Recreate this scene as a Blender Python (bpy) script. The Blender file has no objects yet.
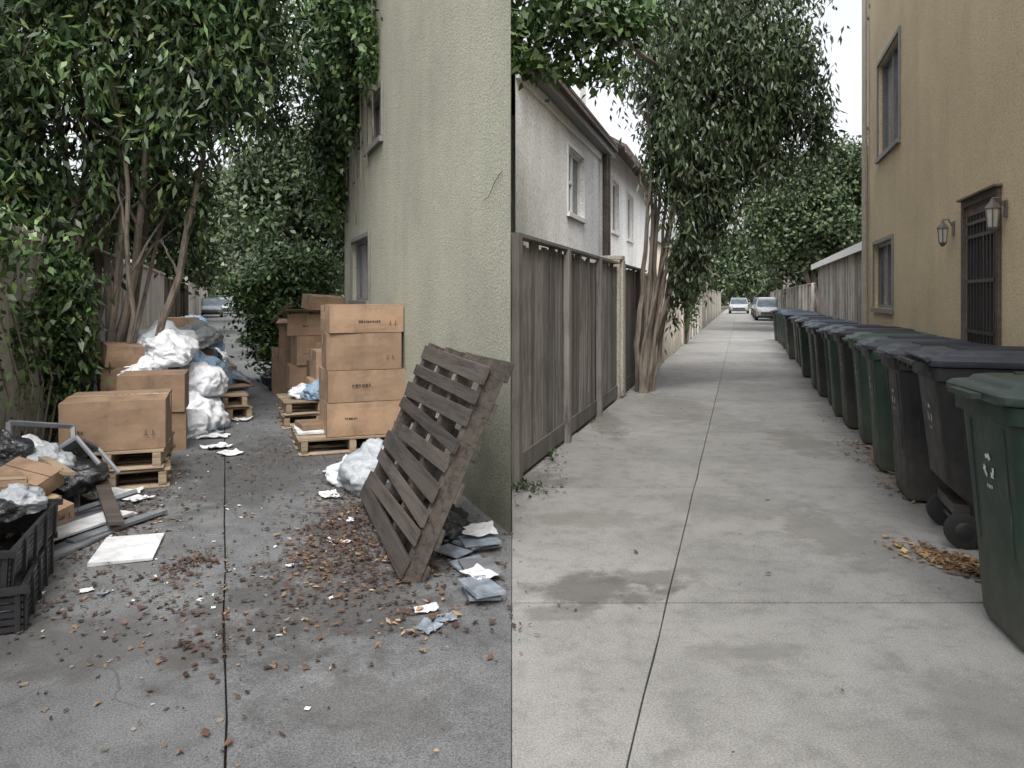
import bpy, math, random, bmesh
import numpy as np
from mathutils import Vector, Matrix, noise, Euler
random.seed(7); rng=np.random.default_rng(11)
sc=bpy.context.scene
F=760.0; H=1.45
KL=-0.378; KR=0.30
AL=math.atan(0.378); AR=-math.atan(0.30)
def LA(lat,y): return (lat+KL*y,y)
def RA(lat,y): return (lat+KR*y,y)

# ---------------------------------------------------------------- materials
def newmat(name):
    m=bpy.data.materials.new(name); m.use_nodes=True
    nt=m.node_tree; nt.nodes.clear()
    out=nt.nodes.new('ShaderNodeOutputMaterial')
    b=nt.nodes.new('ShaderNodeBsdfPrincipled')
    nt.links.new(b.outputs[0],out.inputs[0])
    return m,nt,b,out
def N(nt,t,**kw):
    n=nt.nodes.new(t)
    for k,v in kw.items(): setattr(n,k,v)
    return n
def coords(nt,scale=(1,1,1)):
    tc=N(nt,'ShaderNodeTexCoord'); mp=N(nt,'ShaderNodeMapping'); mp.inputs['Scale'].default_value=scale
    nt.links.new(tc.outputs['Object'],mp.inputs[0]); return mp.outputs[0]
def noise_n(nt,vec,scale,detail=4,rough=.6,dist=0):
    n=N(nt,'ShaderNodeTexNoise'); n.inputs['Scale'].default_value=scale; n.inputs['Detail'].default_value=min(detail,4)
    n.inputs['Roughness'].default_value=rough; n.inputs['Distortion'].default_value=dist
    nt.links.new(vec,n.inputs['Vector']); return n.outputs[0]
def ramp(nt,fac,stops):
    r=N(nt,'ShaderNodeValToRGB'); e=r.color_ramp.elements
    while len(e)<len(stops): e.new(.5)
    for i,(p,c) in enumerate(stops):
        e[i].position=p; e[i].color=(c[0],c[1],c[2],1) if hasattr(c,'__len__') else (c,c,c,1)
    nt.links.new(fac,r.inputs[0]); return r.outputs[0]
def mix(nt,a,b,fac,mode='MIX'):
    m=N(nt,'ShaderNodeMix',data_type='RGBA',blend_type=mode)
    for s,v in ((m.inputs[6],a),(m.inputs[7],b)):
        if isinstance(v,(tuple,list)): s.default_value=(v[0],v[1],v[2],1)
        else: nt.links.new(v,s)
    if isinstance(fac,(int,float)): m.inputs[0].default_value=fac
    else: nt.links.new(fac,m.inputs[0])
    return m.outputs[2]
def bump(nt,b,h,strength,dist=.01):
    n=N(nt,'ShaderNodeBump'); n.inputs['Strength'].default_value=strength; n.inputs['Distance'].default_value=dist
    nt.links.new(h,n.inputs['Height']); nt.links.new(n.outputs[0],b.inputs['Normal'])
def island(nt): return N(nt,'ShaderNodeNewGeometry').outputs['Random Per Island']
def objrand(nt): return N(nt,'ShaderNodeObjectInfo').outputs['Random']
def mathn(nt,op,a,b=None):
    n=N(nt,'ShaderNodeMath',operation=op)
    for s,v in ((n.inputs[0],a),(n.inputs[1],b)):
        if v is None: continue
        if isinstance(v,(int,float)): s.default_value=v
        else: nt.links.new(v,s)
    return n.outputs[0]

def m_ground(name,dark,mid,light,stain=None,crackamt=.6,fine=.5,med=(.6,1.15),gate=(.56,.62)):
    m,nt,b,o=newmat(name); v=coords(nt)
    big=noise_n(nt,v,.7,4,.65,.4); c=ramp(nt,big,[(.3,dark),(.5,mid),(.72,light)])
    md=noise_n(nt,v,5.5,4,.8,.2); c=mix(nt,c,ramp(nt,md,[(.3,med[0]),(.5,1.),(.75,med[1])]),.8,'MULTIPLY')
    fn=noise_n(nt,v,130,2,.8); c=mix(nt,c,ramp(nt,fn,[(.3,.4),(.5,1),(.7,1.6)]),fine,'MULTIPLY')
    isl=ramp(nt,island(nt),[(0,.88),(1,1.08)]); c=mix(nt,c,isl,1,'MULTIPLY')
    hh=mathn(nt,'ADD',mathn(nt,'MULTIPLY',fn,.5),md)
    if crackamt:
        vo=N(nt,'ShaderNodeTexVoronoi',feature='DISTANCE_TO_EDGE'); vo.inputs['Scale'].default_value=.45
        wv=N(nt,'ShaderNodeTexNoise'); wv.inputs['Scale'].default_value=1.3; wv.inputs['Detail'].default_value=4; wv.inputs['Roughness'].default_value=.55
        nt.links.new(v,wv.inputs['Vector'])
        sc2=N(nt,'ShaderNodeVectorMath',operation='SCALE'); sc2.inputs['Scale'].default_value=.6; nt.links.new(wv.outputs[1],sc2.inputs[0])
        vv=N(nt,'ShaderNodeVectorMath',operation='ADD'); nt.links.new(v,vv.inputs[0]); nt.links.new(sc2.outputs[0],vv.inputs[1])
        nt.links.new(vv.outputs[0],vo.inputs['Vector'])
        cr=ramp(nt,vo.outputs[0],[(0,1),(.004,0)]); gt=ramp(nt,noise_n(nt,v,.4,1),[(gate[0],0),(gate[1],1)])
        crk=mix(nt,cr,gt,1,'MULTIPLY')
        c=mix(nt,c,(.02,.02,.02),mathn(nt,'MULTIPLY',crk,crackamt))
    sp=N(nt,'ShaderNodeTexVoronoi'); sp.inputs['Scale'].default_value=3.3; nt.links.new(v,sp.inputs['Vector'])
    c=mix(nt,c,(dark[0]*.5,dark[1]*.5,dark[2]*.5),mathn(nt,'MULTIPLY',ramp(nt,sp.outputs[0],[(.02,1),(.06,0)]),.45))
    if stain:
        wob=mathn(nt,'MULTIPLY',mathn(nt,'SUBTRACT',noise_n(nt,v,3.5,4,.7),.5),2.6)
        for (cx,cy,rx,ry,st,am) in stain:
            mp=N(nt,'ShaderNodeMapping'); mp.inputs['Location'].default_value=(-cx/rx,-cy/ry,0); mp.inputs['Scale'].default_value=(1/rx,1/ry,0)
            nt.links.new(v,mp.inputs[0]); ln=N(nt,'ShaderNodeVectorMath',operation='LENGTH'); nt.links.new(mp.outputs[0],ln.inputs[0])
            d=mathn(nt,'ADD',ln.outputs['Value'],wob)
            fc=ramp(nt,d,[(.55,1),(1.05,0)])
            c=mix(nt,c,(st[0],st[1],st[2]),mathn(nt,'MULTIPLY',fc,am))
    nt.links.new(c,b.inputs['Base Color']); b.inputs['Roughness'].default_value=.88
    bump(nt,b,hh,.5,.007)
    return m
def m_stucco(name,col,stain=.6,bs=.9,fs=45,grime=.75):
    m,nt,b,o=newmat(name); v=coords(nt); vs=coords(nt,(1,1,.12))
    f=noise_n(nt,v,.6,4,.7); c=ramp(nt,f,[(.3,[x*.85 for x in col]),(.7,[min(1,x*1.1) for x in col])])
    s=noise_n(nt,vs,2.2,4,.7); c=mix(nt,c,ramp(nt,s,[(.32,(.55,.53,.48)),(.55,(1,1,1)),(.8,(1.05,1.05,1.05))]),stain,'MULTIPLY')
    sx=N(nt,'ShaderNodeSeparateXYZ'); nt.links.new(v,sx.inputs[0])
    z=mathn(nt,'ADD',sx.outputs[2],mathn(nt,'MULTIPLY',mathn(nt,'SUBTRACT',noise_n(nt,v,1.8,4),.5),1.2))
    c=mix(nt,c,(col[0]*.45,col[1]*.45,col[2]*.42),ramp(nt,z,[(0,grime),(.55,0)]))
    fn=noise_n(nt,v,fs,3,.75); c=mix(nt,c,ramp(nt,fn,[(.35,.66),(.5,1.),(.65,1.2)]),.85,'MULTIPLY')
    nt.links.new(c,b.inputs['Base Color']); b.inputs['Roughness'].default_value=.95
    bump(nt,b,fn,bs,.014); return m
def m_wood(name,dark,light,axis=2,sc_=1.0,isl=True,rough=.85):
    m,nt,b,o=newmat(name); s=[22*sc_]*3; s[axis]=1.3*sc_; v=coords(nt,tuple(s))
    g=noise_n(nt,v,1.,4,.75,.6); c=ramp(nt,g,[(.28,dark),(.52,light),(.75,[x*1.2 for x in light])])
    v2=coords(nt); st=noise_n(nt,v2,1.7,4,.7); c=mix(nt,c,ramp(nt,st,[(.3,.42),(.55,1)]),.75,'MULTIPLY')
    c=mix(nt,c,ramp(nt,island(nt),[(0,.55),(.5,1.),(1,1.3)]),1 if isl else .0,'MULTIPLY')
    nt.links.new(c,b.inputs['Base Color']); b.inputs['Roughness'].default_value=rough
    bump(nt,b,g,.8,.008); return m
def m_plain(name,col,rough=.5,metal=0,var=.25,scale=6,bs=.15,coat=0):
    m,nt,b,o=newmat(name); v=coords(nt); f=noise_n(nt,v,scale,4,.7)
    c=ramp(nt,f,[(.3,[x*(1-var) for x in col]),(.7,[min(1,x*(1+var)) for x in col])])
    nt.links.new(c,b.inputs['Base Color']); b.inputs['Metallic'].default_value=metal
    r=ramp(nt,f,[(.3,max(.05,rough-.1)),(.7,min(1,rough+.12))]); nt.links.new(r,b.inputs['Roughness'])
    if coat: b.inputs['Coat Weight'].default_value=coat
    if bs: bump(nt,b,f,bs,.01)
    return m
def m_bin(name,col,rough=.5,spec=.35):
    m,nt,b,o=newmat(name); v=coords(nt); f=noise_n(nt,v,7,4,.7)
    c=ramp(nt,f,[(.3,[x*.75 for x in col]),(.7,[x*1.3 for x in col])])
    c=mix(nt,c,ramp(nt,objrand(nt),[(0,.7),(1,1.3)]),1,'MULTIPLY')
    sx=N(nt,'ShaderNodeSeparateXYZ'); nt.links.new(v,sx.inputs[0])
    z=mathn(nt,'ADD',sx.outputs[2],mathn(nt,'MULTIPLY',mathn(nt,'SUBTRACT',noise_n(nt,v,5,4,.75),.5),.8))
    c=mix(nt,c,(.12,.11,.09),ramp(nt,z,[(0,.5),(.45,0.06),(1.,.02)]))
    vs=coords(nt,(30,30,1.2)); s=noise_n(nt,vs,1,4,.8); c=mix(nt,c,(.2,.21,.2),ramp(nt,s,[(.62,0),(.78,.3)]))
    nt.links.new(c,b.inputs['Base Color']); nt.links.new(ramp(nt,f,[(.3,rough-.12),(.7,rough+.15)]),b.inputs['Roughness'])
    b.inputs['Specular IOR Level'].default_value=spec
    bump(nt,b,noise_n(nt,v,90,2,.6),.12,.004); return m
def m_leaf(name,stops,rough=.45,nscale=1.2,lo=.4):
    m,nt,b,o=newmat(name); c=ramp(nt,island(nt),stops)
    v=coords(nt); c=mix(nt,c,ramp(nt,noise_n(nt,v,nscale,2,.6),[(.3,lo),(.5,.95),(.7,1.5)]),.9,'MULTIPLY')
    nt.links.new(c,b.inputs['Base Color']); b.inputs['Roughness'].default_value=rough
    return m
def m_card(name,col):
    m,nt,b,o=newmat(name); v=coords(nt); f=noise_n(nt,v,5,4,.7)
    c=ramp(nt,f,[(.3,[x*.72 for x in col]),(.6,col),(.8,[x*1.12 for x in col])])
    c=mix(nt,c,ramp(nt,objrand(nt),[(0,(.62,.6,.57)),(.5,(.92,.92,.92)),(1,(1.15,1.13,1.1))]),1,'MULTIPLY')
    w=noise_n(nt,coords(nt,(1,1,.3)),2.2,4,.7,.8); c=mix(nt,c,ramp(nt,w,[(.3,(.4,.37,.33)),(.5,(1,1,1))]),.7,'MULTIPLY')
    nt.links.new(c,b.inputs['Base Color']); b.inputs['Roughness'].default_value=.8
    wv=N(nt,'ShaderNodeTexWave'); wv.inputs['Scale'].default_value=60; nt.links.new(v,wv.inputs['Vector'])
    bump(nt,b,mathn(nt,'ADD',f,mathn(nt,'MULTIPLY',wv.outputs[1],.08)),.3,.01); return m
def m_glass(name,col=(.03,.04,.05)):
    m,nt,b,o=newmat(name); v=coords(nt); f=noise_n(nt,v,2,3)
    nt.links.new(ramp(nt,f,[(.35,col),(.65,[x*2.4 for x in col])]),b.inputs['Base Color']); b.inputs['Roughness'].default_value=.08
    return m

M={}
M['asph']=m_ground('old_asphalt',(.078,.08,.084),(.115,.118,.122),(.165,.167,.17),
    stain=[(-2.2,6.5,.8,1.8,(.04,.04,.04),.6),(-.9,3.6,.7,.7,(.04,.037,.033),.6),(-1.0,4.8,.35,.9,(.045,.034,.027),.65),(-1.7,3.2,.6,.4,(.055,.05,.047),.5),(-2.4,3.3,.5,.8,(.05,.048,.045),.5),(-1.9,9,.3,1.5,(.055,.053,.05),.5),(-.5,2.7,.4,.3,(.06,.055,.05),.4)],crackamt=.45,fine=.95,gate=(.5,.56))
M['conc']=m_ground('pale_concrete',(.17,.168,.16),(.222,.219,.21),(.275,.271,.26),
    stain=[(.38,3.78,.38,.24,(.068,.064,.058),.7),(.7,3.95,.26,.17,(.08,.076,.07),.6),(.2,3.5,.2,.12,(.09,.086,.08),.5),(1.0,3.1,.3,.1,(.12,.116,.105),.45),(.15,6.1,.35,.3,(.085,.078,.065),.6),(2.9,7.6,.35,.9,(.12,.112,.10),.5),(2.0,4.6,.35,.7,(.125,.12,.108),.5),(1.1,9,.25,1.5,(.11,.103,.092),.55),(.5,5.,.5,.2,(.13,.127,.115),.45),(1.7,2.7,.3,.3,(.13,.127,.12),.4),(2.2,10,.5,1.6,(.13,.125,.115),.45),(1.6,5.2,.5,.25,(.15,.145,.135),.4)],crackamt=.35,fine=.6,med=(.66,1.16),gate=(.6,.66))
M['soil']=m_ground('soil_ground',(.05,.04,.03),(.08,.068,.05),(.12,.10,.08),crackamt=0,fine=.6)
M['stL']=m_stucco('green_grey_stucco',(.375,.375,.30),.22,.9,60)
M['stR']=m_stucco('tan_stucco',(.60,.49,.325),.15,.6,60)
M['cwall']=m_stucco('old_concrete_wall',(.31,.30,.27),.45,.5,25)
M['cwall2']=m_stucco('pale_block_wall',(.42,.39,.34),.5,.5,25)
M['white']=m_stucco('white_render',(.88,.88,.87),.25,.3,25,.4)
M['beige']=m_stucco('beige_render',(.55,.49,.41),.5,.3,25)
M['fence']=m_wood('weathered_fence_wood',(.04,.036,.032),(.185,.17,.155),2)
M['fence2']=m_wood('brown_fence_wood',(.03,.022,.018),(.10,.08,.062),2)
M['siding']=m_wood('grey_siding',(.22,.20,.18),(.44,.41,.37),2,.7)
M['pallet']=m_wood('pallet_wood',(.08,.058,.038),(.29,.22,.15),0)
M['palletd']=m_wood('dark_pallet_wood',(.012,.010,.009),(.068,.056,.048),0)
M['trim']=m_wood('dark_trim_wood',(.035,.025,.02),(.12,.09,.075),1)
M['bark']=m_wood('bark',(.05,.04,.033),(.19,.16,.13),2,.8,isl=False)
M['roof']=m_plain('roof_tiles',(.13,.10,.09),.9,0,.5,14,.8)
M['card']=m_card('cardboard',(.30,.20,.13))
M['tape']=m_plain('packing_tape',(.36,.27,.18),.3,0,.1,4,0)
M['ink']=m_plain('box_print',(.05,.038,.03),.8,0,.1,10,0)
M['blk']=m_plain('black_plastic',(.018,.019,.022),.5,0,.3,8,.1)
M['greyp']=m_plain('grey_plastic',(.15,.16,.175),.5,0,.35,5,.2)
M['paper']=m_plain('waste_paper',(.56,.57,.58),.75,0,.25,9,.3)
M['paper2']=m_plain('blue_grey_magazine',(.18,.21,.245),.5,0,.5,11,.2)
M['metal']=m_plain('dull_metal',(.2,.2,.2),.45,.7,.3,8,.1)
M['iron']=m_plain('black_iron',(.03,.028,.027),.5,.3,.3,20,.2)
M['wframe']=m_plain('white_window_frame',(.7,.7,.68),.5,0,.12,9,.05)
M['gframe']=m_plain('grey_window_frame',(.16,.15,.14),.55,0,.2,9,.05)
M['glass']=m_glass('window_glass'); M['glassb']=m_glass('blue_window_glass',(.07,.09,.12))
M['lamp']=m_plain('lantern_glass',(.38,.37,.33),.15,0,.1,9,0)
M['cream']=m_plain('lantern_cream_metal',(.36,.33,.27),.5,.2,.15,9,.05)
M['lframe']=m_plain('lantern_metal',(.12,.11,.10),.5,.3,.2,9,.05)
M['bgreen']=m_bin('green_bin_plastic',(.015,.038,.026)); M['bblack']=m_bin('charcoal_bin_plastic',(.014,.015,.018))
M['bglid']=m_bin('dark_green_lid_plastic',(.033,.05,.044),.45); M['bblid']=m_bin('slate_lid_plastic',(.03,.036,.048),.42)
M['bblue']=m_bin('blue_lid_plastic',(.036,.052,.075),.42)
M['rubber']=m_plain('rubber',(.015,.015,.015),.8,0,.3,12,.1)
M['logo']=m_plain('printed_logo',(.5,.52,.5),.6,0,.1,12,0)
M['leafL']=m_leaf('glossy_dark_leaves',[(0,(.014,.03,.012)),(.55,(.038,.072,.024)),(.9,(.08,.135,.04)),(1,(.18,.2,.07))])
M['leafR']=m_leaf('grey_green_leaves',[(0,(.02,.036,.018)),(.6,(.05,.078,.034)),(.93,(.095,.13,.06)),(1,(.16,.165,.08))])
M['leafB']=m_leaf('bright_leaves',[(0,(.022,.05,.017)),(.6,(.055,.105,.03)),(1,(.12,.19,.055))])
M['leafF']=m_leaf('distant_leaves',[(0,(.03,.05,.026)),(.6,(.06,.092,.04)),(1,(.115,.155,.065))],nscale=.5)
M['litter']=m_leaf('dead_leaves',[(0,(.028,.014,.010)),(.55,(.07,.034,.022)),(.88,(.13,.072,.042)),(1,(.30,.22,.12))],.8,3)
M['litter2']=m_leaf('orange_dead_leaves',[(0,(.07,.036,.02)),(.5,(.18,.10,.048)),(1,(.36,.26,.13))],.8,3)
def m_bag(name,col,al):
    m,nt,b,o=newmat(name); v=coords(nt); f=noise_n(nt,v,6,4,.8,1.)
    nt.links.new(ramp(nt,f,[(.3,[x*.78 for x in col]),(.7,[min(1,x*1.15) for x in col])]),b.inputs['Base Color'])
    b.inputs['Roughness'].default_value=.25; b.inputs['Specular IOR Level'].default_value=.6
    if al:
        t=N(nt,'ShaderNodeBsdfTranslucent'); t.inputs[0].default_value=(*col,1); ms=N(nt,'ShaderNodeMixShader'); ms.inputs[0].default_value=al
        nt.links.new(b.outputs[0],ms.inputs[1]); nt.links.new(t.outputs[0],ms.inputs[2]); nt.links.new(ms.outputs[0],o.inputs[0])
    bump(nt,b,noise_n(nt,v,13,4,.7,1.8),.6,.02); return m
M['bagw']=m_bag('white_bag_film',(.78,.80,.84),.2); M['bagg']=m_bag('grey_bag_film',(.42,.45,.48),.2)
M['bagk']=m_bag('black_bag_film',(.02,.022,.025),0); M['bagb']=m_bag('blue_bag_film',(.22,.32,.44),.1)
def carpaint(n,c): return m_plain(n,c,.25,.3,.05,5,0,.8)

# ---------------------------------------------------------------- mesh builder
class MB:
    def __init__(s): s.v=[]; s.f=[]; s.m=[]; s.mats=[]
    def mi(s,mat):
        if mat not in s.mats: s.mats.append(mat)
        return s.mats.index(mat)
    def add(s,vs,fs,mat):
        o=len(s.v); s.v+= [tuple(v) for v in vs]; k=s.mi(mat)
        for f in fs: s.f.append([o+i for i in f]); s.m.append(k)
    def box(s,c,size,mat,rot=None,jit=0):
        hx,hy,hz=[d/2 for d in size]
        vs=[Vector((x*hx,y*hy,z*hz)) for z in(-1,1) for y in(-1,1) for x in(-1,1)]
        if jit: vs=[v+Vector([random.uniform(-jit,jit) for _ in range(3)]) for v in vs]
        if rot is not None:
            R=rot if isinstance(rot,Matrix) else Euler(rot).to_matrix(); vs=[R@v for v in vs]
        vs=[v+Vector(c) for v in vs]
        s.add(vs,[(0,2,3,1),(4,5,7,6),(0,1,5,4),(2,6,7,3),(0,4,6,2),(1,3,7,5)],mat)
    def quad(s,pts,mat): s.add(pts,[tuple(range(len(pts)))],mat)
    def prism(s,poly,z0,z1,mat):
        n=len(poly); vs=[(x,y,z0) for x,y in poly]+[(x,y,z1) for x,y in poly]
        fs=[tuple(range(n-1,-1,-1)),tuple(range(n,2*n))]+[(i,(i+1)%n,n+(i+1)%n,n+i) for i in range(n)]
        s.add(vs,fs,mat)
    def tube(s,pts,rad,mat,n=7,cap=True):
        pts=[Vector(p) for p in pts]; vs=[];fs=[]; prev=None
        for i,p in enumerate(pts):
            d=(pts[min(i+1,len(pts)-1)]-pts[max(i-1,0)]).normalized()
            a=prev if prev is not None else (Vector((1,0,0)) if abs(d.x)<.8 else Vector((0,1,0)))
            a=(a-d*a.dot(d)).normalized(); prev=a; b=d.cross(a); r=rad[i] if hasattr(rad,'__len__') else rad
            for k in range(n):
                t=2*math.pi*k/n; vs.append(p+a*math.cos(t)*r+b*math.sin(t)*r)
        for i in range(len(pts)-1):
            for k in range(n): fs.append((i*n+k,i*n+(k+1)%n,(i+1)*n+(k+1)%n,(i+1)*n+k))
        if cap: fs.append(tuple(range(n-1,-1,-1))); fs.append(tuple((len(pts)-1)*n+k for k in range(n)))
        s.add(vs,fs,mat)
    def loft(s,rings,mat,cap=True):
        n=len(rings[0]); vs=[p for r in rings for p in r]; fs=[]
        for i in range(len(rings)-1):
            for k in range(n): fs.append((i*n+k,i*n+(k+1)%n,(i+1)*n+(k+1)%n,(i+1)*n+k))
        if cap: fs.append(tuple(range(n-1,-1,-1))); fs.append(tuple((len(rings)-1)*n+k for k in range(n)))
        s.add(vs,fs,mat)
    def obj(s,name,loc=(0,0,0),rot=(0,0,0),parent=None,bevel=0,smooth=False):
        me=bpy.data.meshes.new(name); me.from_pydata(s.v,[],s.f)
        for m in s.mats: me.materials.append(m)
        me.polygons.foreach_set('material_index',s.m)
        me.update()
        bm=bmesh.new(); bm.from_mesh(me); bmesh.ops.recalc_face_normals(bm,faces=bm.faces); bm.to_mesh(me); bm.free()
        if smooth:
            me.polygons.foreach_set('use_smooth',[True]*len(me.polygons))
            try: me.set_sharp_from_angle(angle=math.radians(38))
            except Exception: pass
        ob=bpy.data.objects.new(name,me); sc.collection.objects.link(ob)
        ob.location=loc; ob.rotation_euler=rot
        if parent: ob.parent=parent
        if bevel:
            b=ob.modifiers.new('bevel','BEVEL'); b.width=bevel; b.segments=2; b.limit_method='ANGLE'
        return ob
def empty(name):
    e=bpy.data.objects.new(name,None); sc.collection.objects.link(e); return e

# ---------------------------------------------------------------- ground
g=MB(); g.quad([(-700,-200,-.05),(700,-200,-.05),(700,900,-.05),(-700,900,-.05)],M['soil']); g.obj('ground')
WR=2.1; FR=-1.75; WL=1.76; FL=-1.75; J=.35; gp=.009
s=MB(); ys=[1.41,3.62,5.83,8.2,10.6,13.0]+[13.0+2.4*i for i in range(1,38)]
s.prism([(0.0,-4),(RA(WR,-4)[0]+.4,-4),RA(WR,1.41-gp),(0.0,1.41-gp)],-.05,0,M['conc'])
for a,b in zip(ys[:-1],ys[1:]):
    a+=gp;b-=gp
    if a<5.9: left=[(0.0,a),(0.0,b)]
    else: left=[RA(FR,a),RA(FR,b)]
    dz=random.uniform(-.001,.001); cl=[];cr=[]
    for i in range(9):
        y=a+(b-a)*i/8; w_=noise.noise(Vector((y*1.7,9,0)))*.006; q=.003+.002*noise.noise(Vector((y*4,15,0)))
        cl.append(RA(-J+w_-q,y)); cr.append(RA(-J+w_+q,y))
    s.prism([left[0]]+cl+[left[1]],-.05,dz,M['conc'])
    s.prism([RA(WR+.02,a),RA(WR+.02,b)]+cr[::-1],-.05,-dz,M['conc'])
s.obj('concrete_alley_pavement',bevel=.003)
s=MB(); ysl=[.6,4.66,9.5,14.5,20,26]+[26+7*i for i in range(1,11)]
s.prism([(-7,-4),(-.002,-4),(-.002,.6),(-7,.6)],-.05,-.002,M['asph'])
for a,b in zip(ysl[:-1],ysl[1:]):
    a+=.003;b-=.003
    R=[(-.002,a),(-.002,b)] if a<4.6 else [LA(WL+.02,a),LA(WL+.02,b)]
    n_=14; cl=[];cr=[]
    for i in range(n_+1):
        y=a+(b-a)*i/n_; w_=noise.noise(Vector((y*1.3,0,0)))*.016; q=.004+.004*noise.noise(Vector((y*3,5,0)))
        cl.append(LA(w_-q,y)); cr.append(LA(w_+q,y))
    s.prism([LA(FL-.02,a)]+cl+[LA(FL-.02,b)],-.05,0,M['asph'])
    s.prism([R[0],R[1]]+cr[::-1],-.05,-.002,M['asph'])
s.obj('asphalt_alley_pavement',bevel=.004)

# ---------------------------------------------------------------- walls with openings
def wall(mb,O,u,n,L,Hh,mat,ops=(),depth=.12,z0=-.05):
    ss=sorted(set([0,L]+[o[0] for o in ops]+[o[1] for o in ops])); zs=sorted(set([z0,Hh]+[o[2] for o in ops]+[o[3] for o in ops]))
    P=lambda s_,z,d=0:(O[0]+u[0]*s_-n[0]*d,O[1]+u[1]*s_-n[1]*d,z)
    for a,b in zip(ss[:-1],ss[1:]):
        for c,d in zip(zs[:-1],zs[1:]):
            if any(o[0]<=a and b<=o[1] and o[2]<=c and d<=o[3] for o in ops): continue
            mb.quad([P(a,c),P(b,c),P(b,d),P(a,d)],mat)
    for o in ops:
        a,b,c,d=o; D=depth
        mb.quad([P(a,c),P(b,c),P(b,c,D),P(a,c,D)],mat); mb.quad([P(a,d),P(b,d),P(b,d,D),P(a,d,D)],mat)
        mb.quad([P(a,c),P(a,d),P(a,d,D),P(a,c,D)],mat); mb.quad([P(b,c),P(b,d),P(b,d,D),P(b,c,D)],mat)
    return P
def obox(mb,P,s0,s1,z0,z1,d0,d1,mat):
    vs=[P(a,z,d) for z in(z0,z1) for d in(d0,d1) for a in(s0,s1)]
    mb.add(vs,[(0,2,3,1),(4,5,7,6),(0,1,5,4),(2,6,7,3),(0,4,6,2),(1,3,7,5)],mat)
def window(name,P,o,parent,fm,gm,mid=True,depth=.1,sill=True,t=.05,hbar=False):
    a,b,c,d=o; mb=MB(); e=.003
    a+=e;b-=e;c+=e;d-=e
    obox(mb,P,a,a+t,c,d,depth-.05,depth,fm); obox(mb,P,b-t,b,c,d,depth-.05,depth,fm)
    obox(mb,P,a+t,b-t,c,c+t,depth-.05,depth,fm); obox(mb,P,a+t,b-t,d-t,d,depth-.05,depth,fm)
    m=(a+b)/2
    if mid: obox(mb,P,m-t*.4,m+t*.4,c+t,d-t,depth-.045,depth,fm)
    if hbar:
        z=(c+d)/2; obox(mb,P,a+t,(m-t*.4) if mid else b-t,z-t*.4,z+t*.4,depth-.045,depth,fm)
    mb.quad([P(a+t,c+t,depth-.012),P(b-t,c+t,depth-.012),P(b-t,d-t,depth-.012),P(a+t,d-t,depth-.012)],gm)
    if sill: obox(mb,P,a-.06,b+.06,c-.07,c-.006,-.05,-.004,fm)
    w=.06
    obox(mb,P,a-w,a-.006,c,d+w,-.025,-.003,fm); obox(mb,P,b+.006,b+w,c,d+w,-.025,-.003,fm); obox(mb,P,a-.006,b+.006,d+.006,d+w,-.025,-.003,fm)
    mb.obj(name,parent=parent)
def unit(k):
    q=math.hypot(k,1); return (k/q,1/q),q
uL,qL=unit(KL); uR,qR=unit(KR)
nLright=(-uL[1],uL[0]); nLleft=(uL[1],-uL[0]); nRright=(-uR[1],uR[0]); nRleft=(uR[1],-uR[0])

B=empty('stucco_building'); mb=MB(); y0=4.66
O=(LA(WL,y0)[0]-.008,y0); S=lambda y:(y-y0)*qL
ops=[(S(9.2),S(10.4),1.42,2.2),(S(8.45),S(9.3),3.25,3.8)]
P=wall(mb,O,uL,nLright,S(11.1),6.6,M['stL'],ops)
far=P(S(11.1),0)
wall(mb,(O[0],O[1]),(0,1),(1,0),6.44,6.6,M['stL'])
wall(mb,(far[0],far[1]),(1,0),(0,1),O[0]-far[0],6.6,M['stL'])
mb.quad([(O[0],O[1],6.6),(far[0],far[1],6.6),(O[0],far[1],6.6)],M['stL'])
mb.obj('walls',parent=B)
window('ground_floor_window',P,ops[0],B,M['gframe'],M['glassb'],t=.03); window('upper_floor_window',P,ops[1],B,M['gframe'],M['glass'],t=.035)
d=MB(); d.tube([P(.12,2.25,-.01),P(.25,2.2,-.012),P(.38,2.12,-.01),P(.5,2.1,-.012)],[.003,.003,.002,.0015],M['bark'],5); d.obj('dead_vine_stem',parent=B)

B=empty('stucco_building'); mb=MB(); y0=-2.0; yE=12.47
O=RA(WR,y0); S2=lambda y:(y-y0)*qR
ops=[(S2(6.16),S2(7.05),-.02,2.28),(S2(10.43),S2(11.85),1.3,2.27),(S2(9.97),S2(11.5),3.55,4.95),(S2(2.0),S2(3.4),3.4,4.7)]
P=wall(mb,O,uR,nRright,S2(yE),7.2,M['stR'],ops)
fx,fy,_=P(S2(yE),0); w2=(uR[1],-uR[0])
wall(mb,(fx,fy),w2,(uR[0],uR[1]),5.,7.2,M['stR']); wall(mb,O,w2,(-uR[0],-uR[1]),5.,7.2,M['stR'])
mb.quad([(O[0],O[1],7.2),(fx,fy,7.2),(fx+w2[0]*5,fy+w2[1]*5,7.2),(O[0]+w2[0]*5,O[1]+w2[1]*5,7.2)],M['stR'])
mb.obj('walls',parent=B)
window('ground_floor_window',P,ops[1],B,M['gframe'],M['glassb'],True,t=.04)
window('upper_floor_window',P,ops[2],B,M['gframe'],M['glassb'],True,t=.04)
window('upper_floor_window_2',P,ops[3],B,M['gframe'],M['glassb'],True)
d=MB(); a,b,cc,dd=ops[0]; a+=.004;b-=.004;cc+=.004;dd-=.004
obox(d,P,a,a+.07,cc,dd,.0,.1,M['trim']);obox(d,P,b-.07,b,cc,dd,.0,.1,M['trim']);obox(d,P,a+.07,b-.07,dd-.08,dd,.0,.1,M['trim'])
d.quad([P(a+.07,cc,.09),P(b-.07,cc,.09),P(b-.07,dd-.08,.09),P(a+.07,dd-.08,.09)],M['greyp'])
nb=8
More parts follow.
